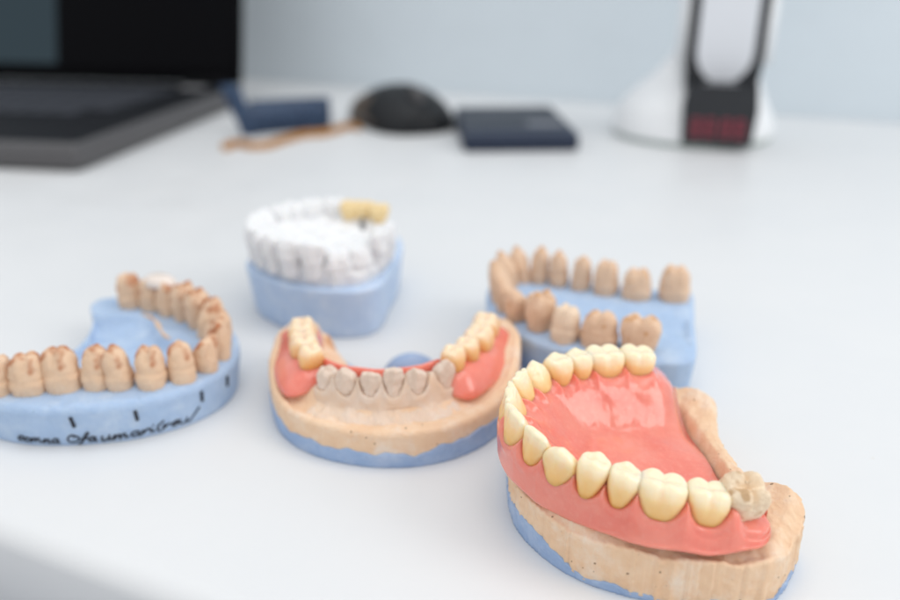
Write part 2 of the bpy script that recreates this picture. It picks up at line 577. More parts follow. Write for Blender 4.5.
den = thing('denture', (DO[0], DO[1], 8.5), 'complete pink denture with two rows of ivory teeth resting on a peach cast', 'denture', rot=(.129, -.065, YAW))
OCC = 17.0
SPEC = [('incisor', 8.2, 6.4, 9.0, 4.1), ('incisor', 6.7, 6.0, 8.4, 11.4), ('canine', 7.7, 7.0, 9.2, 18.4), ('premolar', 6.6, 7.8, 7.9, 25.2),
        ('premolar', 6.5, 8.0, 7.6, 31.6), ('molar', 9.6, 9.2, 7.8, 39.6), ('molar', 8.6, 8.8, 7.4, 48.8)]
tc_s, tc_w = [], []
for sgn in (-1, 1):
    for kind, w, b_, h, s in SPEC:
        q = .958 if sgn < 0 else 1.0                    # the near row stands a little closer together
        tc_s.append(sgn * s * q); tc_w.append(w / 2 * q)
tc_s, tc_w = np.array(tc_s), np.array(tc_w)

NS, S0, S1 = 561, -60.8, 60.8
ss = np.linspace(S0, S1, NS)
p_, n2 = ARCH.at(SM + ss)
u = np.min(np.abs(ss[:, None] - tc_s[None]) / tc_w[None], axis=1)
endz = sstep(53, 58, np.abs(ss))
u = np.clip(u, 0, 1.0)
u = u + (.5 - u) * sstep(51.5, 54.5, np.abs(ss))
pap = u ** 2.6
post = sstep(18, 44, np.abs(ss))
bh = 2.9 + 1.7 * post - .8 * sstep(56, 62, np.abs(ss))
zl0 = OCC - 5.0 - endz * .6 + (1 - post) * -.6
zl = OCC - 5.3 + pap * 1.9 - endz * .6 + (1 - post) * -.8
zb = OCC - 7.7 + pap * 4.0 + post * 1.0 - (1 - post) * .6
zf = OCC - 16.8 + post * 5.4 + 1.0 * np.exp(-(ss / 4) ** 2) + .7 * np.exp(-((np.abs(ss) - 27) / 4) ** 2) + .25 * np.sin(ss * .55) + np.where(ss < 0, 3.0, 1.0) * sstep(42, 60, np.abs(ss)) ** 1.3
zv = OCC - 13.6 + 0 * ss
M_ = np.c_[0 * ss, np.clip(p_[:, 1], -10.5, 14.0)]
rows = []
dl = -bh - .9 + .5 * pap
lp = p_ + n2 * dl[:, None]
lp0 = p_ + n2 * (-bh - .7)[:, None]
NQ = 30
for k in range(NQ):                                       # palate from the middle line out to the lingual margin
    t = k / NQ
    ze = zl0 + (zl - zl0) * sstep(.84, 1.0, t)
    z = zv + (ze - zv) * (sstep(.36, 1.10, t) ** 1.1 / sstep(.36, 1.10, 1.0) ** 1.1)
    le = lp0 + (lp - lp0) * sstep(.8, 1.0, t)
    rows.append(np.c_[M_ + (le - M_) * t, z])
fl_out = (.18 + .72 * post) * (1.0 - .1 * endz)
prof = [(dl, zl), (dl * .55, zl + .3), (0 * dl, zl * .5 + zb * .5 + .4), (bh * .7, zb + .5), (bh + .55 - .7 * pap, zb + .05),
        (bh + .95 + .2 * fl_out - .4 * pap + .2 * (1 - u), zb - 1.2), (bh + 1.05 + .75 * fl_out - .1 * pap, zb * .62 + zf * .38), (bh + 1.15 + 1.4 * fl_out, zb * .3 + zf * .7),
        (bh + 1.2 + 1.9 * fl_out, zf + 1.1), (bh + .9 + 1.9 * fl_out, zf + .3), (bh + .3 + 1.7 * fl_out, zf), (bh - .3 + 1.4 * fl_out, zf + .4),
        (bh - 1.0 + fl_out, zb * .3 + zf * .7 + .2), (bh * .5, zb - 2.4), (0 * bh, zb * .5 + zl * .5 - 3.0), (-bh * .6, zl - 3.0), (dl, zl - 2.4)]
PN = np.array([[np.broadcast_to(q[0], (NS,)), np.broadcast_to(q[1], (NS,))] for q in prof])   # (k,2,NS)
PN[:, 0] -= (1 - post)[None] * .27 * np.clip(OCC - 7.5 - PN[:, 1], 0, None)   # the front flange runs straight down, not outward
NP = 76
tt = np.linspace(0, len(prof) - 1, NP)
ci = catmull(PN.reshape(len(prof), -1), NP).reshape(NP, 2, NS)
for k in range(NP):
    rows.append(np.c_[p_ + n2 * ci[k, 0][:, None], ci[k, 1]])
A = np.array(rows)                                        # (NQ+NP, NS, 3)
rim_t = 1.9 * np.sqrt(1 - (1 - np.clip(np.minimum(np.arange(NS), NS - 1 - np.arange(NS)) / 9.0, 0, 1)) ** 2)
under = A[:NQ][::-1].copy()
under[..., 2] -= rim_t[None]
A = np.concatenate([A, under])                            # palate's underside, closing the shell
# round the two back ends: pull the last sections together and down
for j in range(NS):
    e = max(0.0, (ss[j] - 49.8) / 11.0, (-ss[j] - 55.0) / 5.8)
    if e > 0:
        f = math.sqrt(max(0.0, 1 - min(e, 1) ** 2.4 * .985))
        seg = A[NQ:NQ + NP, j].copy()
        ctr = np.array([*(p_[j] + n2[j] * .6), zf[j] + 2.0 if ss[j] < 0 else 5.0])
        new = ctr + (seg - ctr) * f
        dz = new[0] - seg[0]
        A[NQ:NQ + NP, j] = new
        A[:NQ, j] += dz[None] * (sstep(.0, 1.0, np.arange(NQ) / NQ))[:, None]
        A[NQ + NP:, j] += (new[-1] - seg[-1])[None] * (sstep(.0, 1.0, np.arange(NQ) / NQ))[::-1][:, None]
fl3 = A.reshape(-1, 3)
nn = (nz(fl3, .13, 5, 2) * .28 + nz(fl3, .45, 9, 2) * .07).reshape(A.shape[:2])
A[..., 2] += nn
for y_, hgt in ((20, .30), (25, .28)):          # palatal folds behind the front teeth
    X_, Y_ = A[:NQ, :, 0], A[:NQ, :, 1]
    A[:NQ, :, 2] += hgt * np.exp(-((Y_ - y_ + .03 * X_ ** 2) / 1.0) ** 2) * np.exp(-(np.abs(X_) / 9) ** 4)
V, F = grid(A)
base = obj('denture_base', V, F, M_PINK, den)
bm = bmesh.new(); bm.from_mesh(base.data)
bmesh.ops.remove_doubles(bm, verts=bm.verts, dist=2e-5)
bmesh.ops.recalc_face_normals(bm, faces=bm.faces)
for f in bm.faces: f.smooth = True
bm.to_mesh(base.data); bm.free()

k = 0
for sgn in (-1, 1):
    for i, (kind, w, b_, h, s) in enumerate(SPEC):
        k += 1
        ant = i < 3
        q = .958 if sgn < 0 else 1.0
        place_tooth(den, ARCH, SM + sgn * s * q, OCC - h, kind, w * q * 1.075, b_, h, M_TOOTH, seed=k, off=(.0 if ant else .3), cusp=.55,
                    lean=(.03, .04, .05, .03, .02, .0, -.02)[i] * (1 + .1 * math.sin(k)), tip=.03 * math.sin(k * 2.3), twist=.05 * math.sin(k * 1.7), root=3.2, rough=.10)

# its cast
CT = [(-38, -3), (-35.5, -14), (-27.5, -25), (-16.5, -31.5), (-3, -35), (11, -34.8), (19.5, -27), (22.6, -19.5), (19.0, -12), (15.2, -4), (14.8, 10),
      (17.5, 26), (11, 34), (-5, 37), (-21, 34), (-32, 24), (-37, 11)]
cy_, sy_ = math.cos(YAW), math.sin(YAW)


def den_local(x, y):
    return cy_ * x + sy_ * y, -sy_ * x + cy_ * y


def H_front(x, y):
    lx, ly = den_local(x, y)
    d, s = ARCH.dist(lx, ly)
    inside = (ly < 40)
    land = 11.6 + 3.4 * np.exp(-(((x - 21) / 5.0) ** 2 + ((y + 18) / 6.5) ** 2)) + 2.2 * np.exp(-(((x - 17) / 6) ** 2 + ((y - 26) / 9) ** 2)) + .06 * np.abs(ly)
    tilt = 8.5 + .129 * ly + .065 * lx
    ridge = tilt + 4.6
    z = land - 1.6 * np.exp(-((d - 7.5) / 2.0) ** 2)
    sh = 3.2 * sstep(8, 24, ly)
    w = 1 - sstep(1.2 - sh, 3.6 - sh, d)
    z = z * (1 - w) + np.maximum(ridge, 0) * w
    pw = sstep(2.5, 9, -d) * sstep(-15.5, -12.5, ly)
    z = z * (1 - pw) + (tilt - .6) * pw
    bw = 1 - sstep(-11.5, -7.5, ly)
    far = land + .8
    return z * (1 - bw) + far * bw


def rim_front(P):
    x, y = P[:, 0], P[:, 1]
    return 11.6 + 4.0 * np.exp(-(((x - 22) / 6.0) ** 2 + ((y + 19) / 7) ** 2)) + 2.4 * np.exp(-(((x - 17) / 6) ** 2 + ((y - 25) / 10) ** 2)) + .4 * sstep(-24, -40, x) + .4 * np.sin(x * .5 + y * .3)


def foot_front(P):
    x, y = P[:, 0], P[:, 1]
    z = 1.6 + 3.6 * sstep(-20, -36, x) + 1.2 * sstep(12, 20, x) + .5 * np.sin(x * .33 + 1) + .35 * np.sin(x * 1.1 + y * .7)
    return np.clip(z, .7, 7)


fcast = thing('dental_cast', (52, 159, 0), 'peach plaster cast with thin blue foot carrying the complete pink denture', 'dental cast')
V, F = cast_body(CT, lambda P: foot_front(P) - .5, rim_front, H_front, n=640, wall=18, inner=70, seed=3, lines=.15, lip=.7, relief=1.9)
obj('plaster_body', V, F, M_PEACH, fcast)
V, F = blue_foot(CT, foot_front, n=420, seed=4)
obj('plaster_foot', V, F, M_BLUE, fcast)
# plaster molar that stands through the denture's near end
mp = np.array(G(747, 480, 25)) - np.array([52, 159, 0])
V, F = tooth_mesh('stump', 9.4, 9.0, 6.2, 8, 77, nu=120, rough=.30, cusp=1.9, fine=.11, nr=70)
o = obj('tooth', V, F, M_STUMP, fcast, loc=(mp[0] - 1.2, mp[1] + .6, 18.6), rot=(.36, .16, .20))
tag(o, 'rough cream plaster molar standing through the end of the denture')


# ================================================================== sweeps for the partial denture
def sweep(arch, s0, s1, section, n=90, m=28, round_end=2.5):
    """closed section (n, z) swept along the arch, ends rounded off"""
    out = []
    L = s1 - s0
    for i in range(n):
        t = i / (n - 1)
        t = .5 - .5 * math.cos(math.pi * t)
        s = s0 + L * t
        sec = catmull(section(s), m, closed=True)
        c = sec.mean(0)
        e = min(s - s0, s1 - s) / round_end
        f = math.sqrt(max(0.02, 1 - (1 - min(e, 1)) ** 2))
        sec = c + (sec - c) * f
        p, nn_ = arch.at(np.array([s]))
        out.append(np.c_[p[0] + nn_[0] * sec[:, :1], sec[:, 1]])
    A = np.array(out)
    A[..., 2] += nz(A.reshape(-1, 3), .2, 8, 2).reshape(A.shape[:2]) * .22
    return grid(A, close_u=True, cap0=True, cap1=True)


# ================================================================== 2. lower cast with a partial denture
CO = np.array([-17.0, 200.0])
C_ARCH = np.array([(-44.5, 226), (-43.8, 216), (-42, 205), (-38, 195), (-31.5, 188.6), (-21, 185.6), (-10.5, 186.6), (-2.2, 191), (4.5, 199), (8.8, 208), (11, 217), (12, 227)]) - CO
ca = Arch(C_ARCH, (0, 20))
CT2 = np.array([(-52.5, 214), (-51.5, 201), (-45.5, 187), (-34, 177), (-18, 172.4), (-3, 174.5), (9, 182.5), (17, 195), (20.5, 208), (21.0, 222), (17, 231), (8, 231),
                (1, 219), (-8, 206), (-17, 204), (-26, 206), (-33, 217), (-40, 231), (-48, 230), (-52, 223)]) - CO


def back2(y):
    return sstep(-14, 16, y)


def H_centre(x, y):
    d, s = ca.dist(x, y)
    land = 11.0 + 4.6 * back2(y)
    ridge_h = 13.0 + 2.5 * sstep(14, 22, np.abs(s - ca.L / 2))
    w = (1 - sstep(2.6, 6.2, d)) * sstep(-8.0, -3.6, d)
    z = land - 1.1 * np.exp(-((d - 8.2) / 1.8) ** 2) * (1 - back2(y))
    z = z * (1 - w) + np.maximum(ridge_h, land) * w
    iw = sstep(3, 6, -d)
    return z * (1 - iw) + 8.5 * iw


def foot2(P):
    x, y = P[:, 0], P[:, 1]
    return 4.4 + 1.6 * sstep(6, 24, x) - .6 * np.exp(-((x - 8) / 6) ** 2) + .45 * np.sin(x * .55) + .25 * np.sin(x * 1.3 + 1) + 1.4 * sstep(-24, -36, x)


pcast = thing('dental_cast', (CO[0], CO[1], 0), 'peach plaster lower cast on blue foot wearing the partial denture', 'dental cast')
V, F = cast_body(CT2, lambda P: foot2(P) - .5, lambda P: (10.6 + 5.6 * back2(P[:, 1])) * sstep(-9, -3, ca.dist(P[:, 0], P[:, 1])[0]) + 8.5 * (1 - sstep(-9, -3, ca.dist(P[:, 0], P[:, 1])[0])), H_centre, n=560, wall=16, inner=60, seed=11, lip=1.6, lines=.06, centre=(0, -14))
obj('plaster_body', V, F, M_PEACH2, pcast)
CT2f = CT2.copy()
V, F = blue_foot(CT2f, foot2, n=400, seed=12, cut=2.0)
obj('plaster_foot', V, F, M_BLUE, pcast)
# tongue-side blue swelling of the foot
tv = []
for k in range(9):
    a = k / 8 * math.pi / 2
    tv.append([(9 * math.cos(a) * math.cos(t) + 5, 7 * math.cos(a) * math.sin(t) + 21, 8.0 * math.sin(a)) for t in np.linspace(0, 2 * math.pi, 36, endpoint=False)])
obj('foot_boss', *grid(tv, close_u=True, cap0=True, cap1=True), M_BLUE, pcast)

# plaster gum in front with scallops under each tooth
front = [(-32.2, 8.0, 'premolar', 6.2), (-26.4, 9.2, 'canine', 6.4), (-20.6, 9.4, 'incisor', 5.9), (-15.2, 9.6, 'incisor', 5.7), (-9.4, 9.8, 'canine', 6.3), (-3.0, 9.6, 'canine', 6.6)]
fs = []
for x, h, kind, w in front:
    j = np.argmin(np.where(ca.P[:, 1] < 6, np.abs(ca.P[:, 0] - (x - CO[0])), 99))
    fs.append(ca.s[j])
fs = np.array(fs); fw = np.array([q[3] / 2 for q in front])
NSg = 260
sg_ = np.linspace(fs[0] - 4.5, fs[-1] + 4.5, NSg)
pg, ng = ca.at(sg_)
ug = np.clip(np.min(np.abs(sg_[:, None] - fs[None]) / fw[None], 1), 0, 1)
edge = sstep(0, 4, np.minimum(sg_ - sg_[0], sg_[-1] - sg_))
rows = []
pgap = ug ** 2.4
gp = [(0 * sg_ - 4.2, 9.0 + 0 * sg_), (-3.6 + 0 * sg_, 13 + pgap), (-2.6 + 0 * sg_, 16.2 + pgap * 1.5), (0 * sg_, 17.0 + 2.2 * pgap), (2.6 - .1 * pgap, 14.9 + 6.0 * pgap), (4.2 - 1.0 * pgap, 15.2 + 5.2 * pgap),
      (4.55 - .9 * pgap, 14.0 + 3.2 * pgap), (4.2 + .3 * (1 - ug), 12.8 + .5 * pgap), (5.0 + 0 * sg_, 11.6 + 0 * sg_), (7.4 + 0 * sg_, 10.5 + 0 * sg_), (9.2 + 0 * sg_, 9.6 + 0 * sg_)]
PN = np.array([[q[0], q[1]] for q in gp])
ci = catmull(PN.reshape(len(gp), -1), 50).reshape(50, 2, NSg)
for kk in range(50):
    rows.append(np.c_[pg + ng * ci[kk, 0][:, None] * (.8 + .2 * edge)[:, None], 8 + (ci[kk, 1] - 8) * (.35 + .65 * edge)])
A = np.array(rows)
A[..., 2] += nz(A.reshape(-1, 3), .28, 21, 4).reshape(A.shape[:2]) * .75
cr = np.exp(-((A[..., 0] - 4) / 4.0) ** 2) * np.exp(-((A[..., 2] - 11.9 - .15 * np.sin(A[..., 0])) / .3) ** 2)
A[..., 1] += cr * .9                                       # dark crease under the gum
obj('plaster_gum', *grid(A), M_GUM, pcast)
for i, ((x, h, kind, w), s) in enumerate(zip(front, fs)):
    place_tooth(pcast, ca, s, 14.2, kind, w * .93, 6.0, h - .8 - (1.2 if i == 0 else 0) + .5 * math.sin(i * 2.6), M_CASTTOOTH, seed=60 + i, off=.35, lean=.10, tip=.09 * math.sin(i * 2), root=3, rough=.42)

pden = thing('partial_denture', (CO[0], CO[1], 10.5), 'pink partial denture with two saddles of ivory back teeth clasping a lower cast', 'partial denture')


def saddle_sec(top, bot_b, bot_l, wid, ex=0.0):
    def f(s):
        return [(-wid, top - .4 - 10.5), (-wid * .3, top + .2 - 10.5), (wid * .5, top + .1 - 10.5), (wid + .8, top - .8 - 10.5), (wid + 2.2 + ex * .7, (top + bot_b) / 2 - 10.5), (wid + 2.9 + ex, bot_b + 1.4 - 10.5), (wid + 2.4 + ex, bot_b - 10.5),
                (wid - .2, bot_b + 1.4 - 10.5), (-wid + 1, bot_l + 1.6 - 10.5), (-wid - 1.6, bot_l - 10.5), (-wid - 1.6, (top + bot_l) / 2 - 10.5)]
    return f


sl0, sl1 = 3.0, fs[0] - 3.4                                 # photo-left saddle
sr0, sr1 = fs[-1] + .4, ca.L - 2.5
V, F = sweep(ca, sl0, sl1, lambda s: saddle_sec(18.4 - .7 * sstep(sl1 - 9, sl1, s), 11.6 + 2.4 * (1 - sstep(sl0, sl0 + 12, s)), 11.0, 3.6, 2.4)(s), round_end=4.5)
obj('saddle', V, F, M_PINK, pden)
V, F = sweep(ca, sr0, sr1, lambda s: saddle_sec(18.4 - 1.4 * (1 - sstep(sr0, sr0 + 8, s)), 11.0 + 2.4 * sstep(sr1 - 12, sr1, s), 11.0, 3.6, 1.8)(s), round_end=5)
obj('saddle', V, F, M_PINK, pden)
V, F = sweep(ca, sl1 - 4, sr0 + 4, lambda s: [(-4.2, .6), (-3.2, 5.5), (-2.6, 8.2), (-2.9, 9.5), (-3.5, 9.6), (-4.2, 7.8), (-5.2, 5), (-5.4, .6)], n=90, m=20, round_end=2)
obj('lingual_plate', V, F, M_PINK, pden)
for s0_, d_s, lst in ((sl1 - 5.2, -1, [('premolar', 6.6, 7.2, 6.3), ('molar', 9.4, 8.6, 6.2), ('molar', 9.0, 8.4, 5.9)]),
                      (sr0 + 5.0, 1, [('premolar', 6.4, 7.0, 6.6), ('premolar', 6.6, 7.4, 6.3), ('molar', 9.6, 8.8, 6.2), ('molar', 8.6, 8.4, 5.6)])):
    s = s0_
    for i, (kind, w, b_, h) in enumerate(lst):
        if i: s += d_s * (w / 2 + pw_)
        pw_ = w / 2
        place_tooth(pden, ca, s, 23.6 - .1 * i - h - 10.5 - .6, kind, w * 1.02, b_, h + .6, M_TOOTH2, seed=90 + i + (10 if d_s > 0 else 0), off=-.3, cusp=.7, lean=.03, root=3, rough=.12)


# ================================================================== 3. cast with loose dies at the desk's front edge
LO = np.array([-95.0, 215.0])
L_T = [(-121.5, 190), (-113.6, 190), (-104.6, 191.5), (-96.8, 193.0), (-90.2, 193.2), (-82.0, 193.5), (-73.6, 195.6), (-68.6, 202.0), (-66.8, 210.0), (-68.6, 218.5), (-73.0, 226.5), (-79.0, 233.0),
       (-85.4, 238.6), (-92.0, 243.2), (-99.0, 247.0), (-107.0, 249.5)]
LT = np.array(L_T) - LO
la = Arch(np.vstack([LT[0] + (-6, 1), LT, LT[-1] + (-6, 1.5)]), (-10, 8))
CT3 = np.array([(-129, 189), (-119, 183), (-105, 181.2), (-88, 183.4), (-74.5, 190.2), (-66, 200), (-63.2, 212), (-66.5, 226), (-75.5, 239), (-88, 249), (-103, 257), (-118, 257.5), (-122.5, 251), (-116, 236),
                (-113.5, 220), (-118, 206), (-129, 199)]) - LO


def H_left(x, y):
    d, s = la.dist(x, y)
    z = 12.6 + .6 * np.exp(-(d / 3.5) ** 2)
    iw = sstep(4.5, 9, -d)
    z = z * (1 - iw) + (12.8 - 3.4 * sstep(10, 22, -d)) * iw
    z = z + 2.2 * np.exp(-((d + 12 + 2 * np.sin(s * .15)) / 1.8) ** 2) * sstep(la.L * .5, la.L * .62, s)
    return z


lcast = thing('dental_cast', (LO[0], LO[1], 0), 'blue plaster cast with stained tan dies, black ticks and handwriting on its side', 'dental cast')
V, F = cast_body(CT3, 0.0, 12.6, H_left, n=480, wall=16, inner=60, seed=21, taper=1.6, lip=2.2, lines=.02, centre=(-4, -2))
obj('plaster_body', V, F, M_BLUE2, lcast)
LW = [8.4, 9.8, 10.2, 7.8, 7.6, 8.6, 7.8, 7.6, 8.0, 8.6, 8.8, 8.8, 8.6, 8.2, 8.4, 8.8]
LH = [10.4, 11.2, 12.2, 12.0, 11.8, 11.4, 11.0, 10.8, 12, 12.2, 12.4, 12.2, 12, 11.4, 11.2, 11.2]
LK = ['die', 'die', 'die', 'die', 'die', 'die', 'die', 'incisor', 'incisor', 'canine', 'canine', 'premolar', 'premolar', 'die', 'die', 'die']
for i, q in enumerate(LT):
    place_tooth(lcast, la, la.near(*q), 12.2, LK[i], LW[i] * .97, (10.0 if LK[i] == 'molar' else 8.4), LH[i], M_DIE, seed=120 + i, off=(-1.9 if 5 < i < 11 else (-.8 if i > 10 else 0)), lean=.05 * math.sin(i * 2.1), tip=.08 * math.sin(i * 3.7),
                twist=.15 * math.sin(i * 1.9), root=3, rough=.38, cusp=.75, name='tooth_die')
# milky wax cap over two rear dies
wx = []
for kk in range(7):
    a = kk / 6 * math.pi / 2
    wx.append([(6.4 * math.cos(a) ** .6 * math.cos(t), 4.2 * math.cos(a) ** .6 * math.sin(t), 3.2 * math.sin(a)) for t in np.linspace(0, 2 * math.pi, 32, endpoint=False)])
wp = (LT[13] + LT[14]) / 2
o = obj('wax_cap', *grid(wx, close_u=True, cap0=True, cap1=True), M_CLEAR, lcast, loc=(wp[0], wp[1], 21.9), rot=(0, 0, -.5))
tag(o, 'milky white cap over two of the rear dies')
# tan streak on the tongue side
stv = []
for t in np.linspace(0, 1, 24):
    s = la.L * (.66 + .2 * t)
    p, n1 = la.at(np.array([s])); c = p[0] + n1[0] * (-12 - 2 * math.sin(s * .15))
    r = (.35 + .5 * abs(math.sin(t * 9))) * math.sin(math.pi * min(max(t, .04), .96)) ** .5
    hz = float(H_left(np.array([c[0]]), np.array([c[1]]))[0])
    stv.append([(c[0] + n1[0][0] * r * math.cos(a), c[1] + n1[0][1] * r * math.cos(a), hz + r * .6 * math.sin(a)) for a in np.linspace(0, 2 * math.pi, 8, endpoint=False)])
obj('plaster_seam', *grid(stv, close_u=True, cap0=True, cap1=True), M_DIE2, lcast)

# ink on the wall: strokes laid on the outline
OUT3 = outline(CT3, 480)
c3 = np.array((-4.0, -2.0))
os3 = np.r_[0, np.cumsum(np.linalg.norm(np.diff(np.vstack([OUT3, OUT3[:1]]), axis=0), axis=1))]


def on_wall(s, z, out=.12):
    s = s % os3[-1]
    Q = np.vstack([OUT3, OUT3[:1]])
    p = np.array([np.interp(s, os3, Q[:, k]) for k in (0, 1)])
    U = (p - c3) / np.linalg.norm(p - c3)
    t = min(max(z / (12.6 - 2.2), 0), 1)
    p = p - U * (1.6 * (1 - t)) + U * out
    return np.array([p[0], p[1], z])


def wall_s(px, py, z):
    g = G(px, py, z)[:2] - LO
    return os3[:-1][np.argmin(np.sum((OUT3 - g) ** 2, 1))]


def tube(pts, r, seg=6):
    pts = np.asarray(pts, float)
    T = np.gradient(pts, axis=0); T /= np.linalg.norm(T, axis=1)[:, None] + 1e-9
    up = np.array([0.13, .21, 1.0])
    rings = []
    for p, t in zip(pts, T):
        a = np.cross(t, up); a /= np.linalg.norm(a) + 1e-9
        b2 = np.cross(t, a)
        rings.append([p + r * (math.cos(q) * a + math.sin(q) * b2) for q in np.linspace(0, 2 * math.pi, seg, endpoint=False)])
    return grid(rings, close_u=True, cap0=True, cap1=True)


GL = {  # cursive strokes, x-height 1
    'c': (.8, [[(.75, .8), (.45, 1), (.1, .6), (.2, .1), (.55, 0), (.85, .25)]]),
    'o': (.85, [[(.5, 1), (.1, .7), (.1, .2), (.45, 0), (.8, .4), (.7, .9), (.45, 1)]]),
    'm': (1.5, [[(0, .0), (.1, 1), (.15, .1), (.35, .95), (.55, .9), (.6, .05), (.8, .9), (1.0, .9), (1.1, .1), (1.4, .2)]]),
    'n': (1.0, [[(0, 0), (.1, 1), (.15, .1), (.4, .95), (.6, .9), (.65, .05), (.95, .2)]]),
    'u': (1.0, [[(0, 1), (.05, .2), (.3, 0), (.6, .3), (.65, 1), (.65, .1), (.95, .2)]]),
    'a': (.95, [[(.7, .9), (.35, 1), (.05, .5), (.3, 0), (.65, .4), (.7, 1), (.7, .1), (.95, .2)]]),
    'O': (1.3, [[(.9, 1.5), (.3, 1.7), (0, .9), (.3, .1), (.9, .1), (1.2, .9), (.9, 1.5), (.6, 1.2)]]),
    'f': (.9, [[(-.1, -.4), (.3, .2), (.6, 1.6), (.8, 2.1), (.6, 2.2), (.4, 1.2), (.2, -.3)], [(.1, .8), (.8, .95)]]),
    'i': (.5, [[(0, .9), (.1, .1), (.45, .2)], [(.12, 1.35), (.16, 1.45)]]),
    'r': (.75, [[(0, 0), (.1, 1), (.15, .3), (.4, .95), (.65, .85)]]),
    'v': (.85, [[(0, 1), (.3, 0), (.6, .95), (.8, .9)]]),
    'e': (.8, [[(.1, .5), (.6, .65), (.5, 1), (.15, .8), (.1, .25), (.45, 0), (.8, .3)]]),
    '/': (.8, [[(.0, -.1), (.7, 2.0)]]),
    '(': (.6, [[(.5, 1.9), (.15, 1.1), (.2, .2), (.45, -.2)]]),
}


def handwrite(parts, text, s0, s1, z0, z1, xh):
    tot = sum(GL[c][0] if c != ' ' else .8 for c in text)
    sgn_dir = 1 if s1 > s0 else -1
    sc = abs(s1 - s0) / tot
    x = 0.0
    for c in text:
        if c == ' ': x += .8; continue
        w, strokes = GL[c]
        for st in strokes:
            P = catmull(np.array([(q[0], q[1]) for q in st], float), 6 * len(st))
            pts = []
            for gx, gy in P:
                f = (x + gx + gy * .18) / tot
                jit = .08 * math.sin((x + gx) * 3.1)
                pts.append(on_wall(s0 + sgn_dir * (x + gx + gy * .18) * sc, max(.45, z0 + (z1 - z0) * f + (gy + jit) * xh)))
            parts.append(tube(pts, .26))
        x += w


ink = []
sa, sb_ = wall_s(24, 436, 1.0), wall_s(62, 440, 1.0)
handwrite(ink, 'comna', sa, sb_, 1.5, .9, 1.35)
sa, sb_ = wall_s(70, 439, 1.0), wall_s(100, 437, 1.0)
handwrite(ink, 'Ofa', sa, sb_, 1.1, 1.1, 1.35)
sa, sb_ = wall_s(104, 435, 1.0), wall_s(196, 415, 2.0)
handwrite(ink, 'umari(reu/', sa, sb_, 1.0, 1.6, 1.5)
obj('handwriting', *join(ink), M_INK, lcast)
for (px, py) in ((77, 417), (135, 409), (198, 396), (229, 383)):
    s = wall_s(px, py, 7.5)
    V, F = tube([on_wall(s + .25 * t, 9.6 - 3.2 * t, .2) for t in np.linspace(0, 1, 6)], .48)
    obj('ink_tick', V, F, M_INK, lcast)


# ================================================================== 4. white cast on a blue block
WO = np.array([-46.0, 275.0])
CT4 = np.array([(-75, 283), (-73.5, 271), (-64, 259), (-52, 251), (-39, 247.2), (-28, 248.8), (-23, 256), (-20.5, 272), (-18.2, 291), (-21, 306), (-33, 314), (-50, 316), (-65, 309), (-73, 297)]) - WO
wcast = thing('dental_cast', (WO[0], WO[1], 0), 'white plaster cast of a full jaw set on a tall pale blue block', 'dental cast')
V, F = cast_body(CT4, 0.0, 18.6, lambda x, y: 18.4 + 0 * x, n=320, wall=14, inner=20, seed=31, taper=2.4, lip=1.3, lines=.03)
obj('plaster_foot', V, F, M_BLUE3, wcast)
wa = Arch(np.array([(-40, 303.5), (-51, 303), (-61, 299), (-67.5, 291), (-70.2, 281), (-67, 268), (-58, 258.5), (-46, 253.5), (-34.5, 255.5), (-26.5, 264), (-23.5, 276), (-25.5, 288), (-31, 297)]) - WO, (0, 8))
CT4b = np.array([(-72.5, 284), (-71, 272), (-62.5, 261.5), (-51.5, 254), (-39.5, 250.5), (-29.5, 253), (-24.5, 262), (-21, 275), (-20.5, 291), (-26, 303), (-38, 309), (-52, 309), (-64, 303), (-71, 294)]) - WO


def H_white(x, y):
    d, s = wa.dist(x, y)
    w = (1 - sstep(2.2, 4.6, d)) * sstep(-7, -3.6, d)
    low = 1 - .55 * sstep(wa.near(-9, -20), wa.near(3, -21.5), s) * (1 - sstep(wa.near(19, -14), wa.near(21, -8), s))
    fill = sstep(2, 7, -d)
    return 20.5 + 8.2 * w * (.55 + .45 * low) + (7.6 + 1.2 * np.sin(x * .5) * np.cos(y * .45)) * fill * (1 - w)


V, F = cast_body(CT4b, 18.0, lambda P: 25.0 + .7 * np.sin(np.arctan2(P[:, 1], P[:, 0]) * 21) - 1.6 * sstep(2, 9, P[:, 0]) * (P[:, 1] < -10), H_white, n=420, wall=10, inner=60, seed=33, taper=.9, relief=1.6, lip=1.8, lines=.05)
obj('plaster_body', V, F, M_WHITE, wcast)
s = 1.0
i = 0
while s < wa.L - 2:
    w = (8.6, 8.6, 6.6, 6.4, 6.6, 6.0, 6.6, 6.4, 6.6, 6.8, 8.4, 8.0, 8.0)[min(i, 12)]
    p, _ = wa.at(np.array([s + w / 2])); x, y = p[0]
    kind = 'molar' if w > 8 else ('premolar' if i in (2, 3, 8, 9) else 'incisor')
    stump = (x > 1.0 and y < -13)                          # prepared, lower stretch in front
    bridge = (x > 11 and y > 0)
    if not bridge:
        place_tooth(wcast, wa, s + w / 2, 25.9 if not stump else 23.4, 'die' if stump else kind, w * 1.14, 8.4, 8.0 if not stump else 6.8, M_WHITE, seed=200 + i, off=.2, root=5, rough=.55, cusp=.6)
    s += w; i += 1
# metal pin standing in the gap in front of the bridge
pz = []
for z, r in ((20, 1.0), (30.5, 1.0), (31, .8), (32.5, .55), (32.8, .2)):
    pz.append([(r * math.cos(t), r * math.sin(t), z) for t in np.linspace(0, 2 * math.pi, 18, endpoint=False)])
pp = G(363, 220, 31.0)[:2] - WO + (0, -1.5)
obj('metal_pin', *grid(pz, close_u=True, cap0=True, cap1=True), M_PIN, wcast, loc=(pp[0], pp[1], 0))

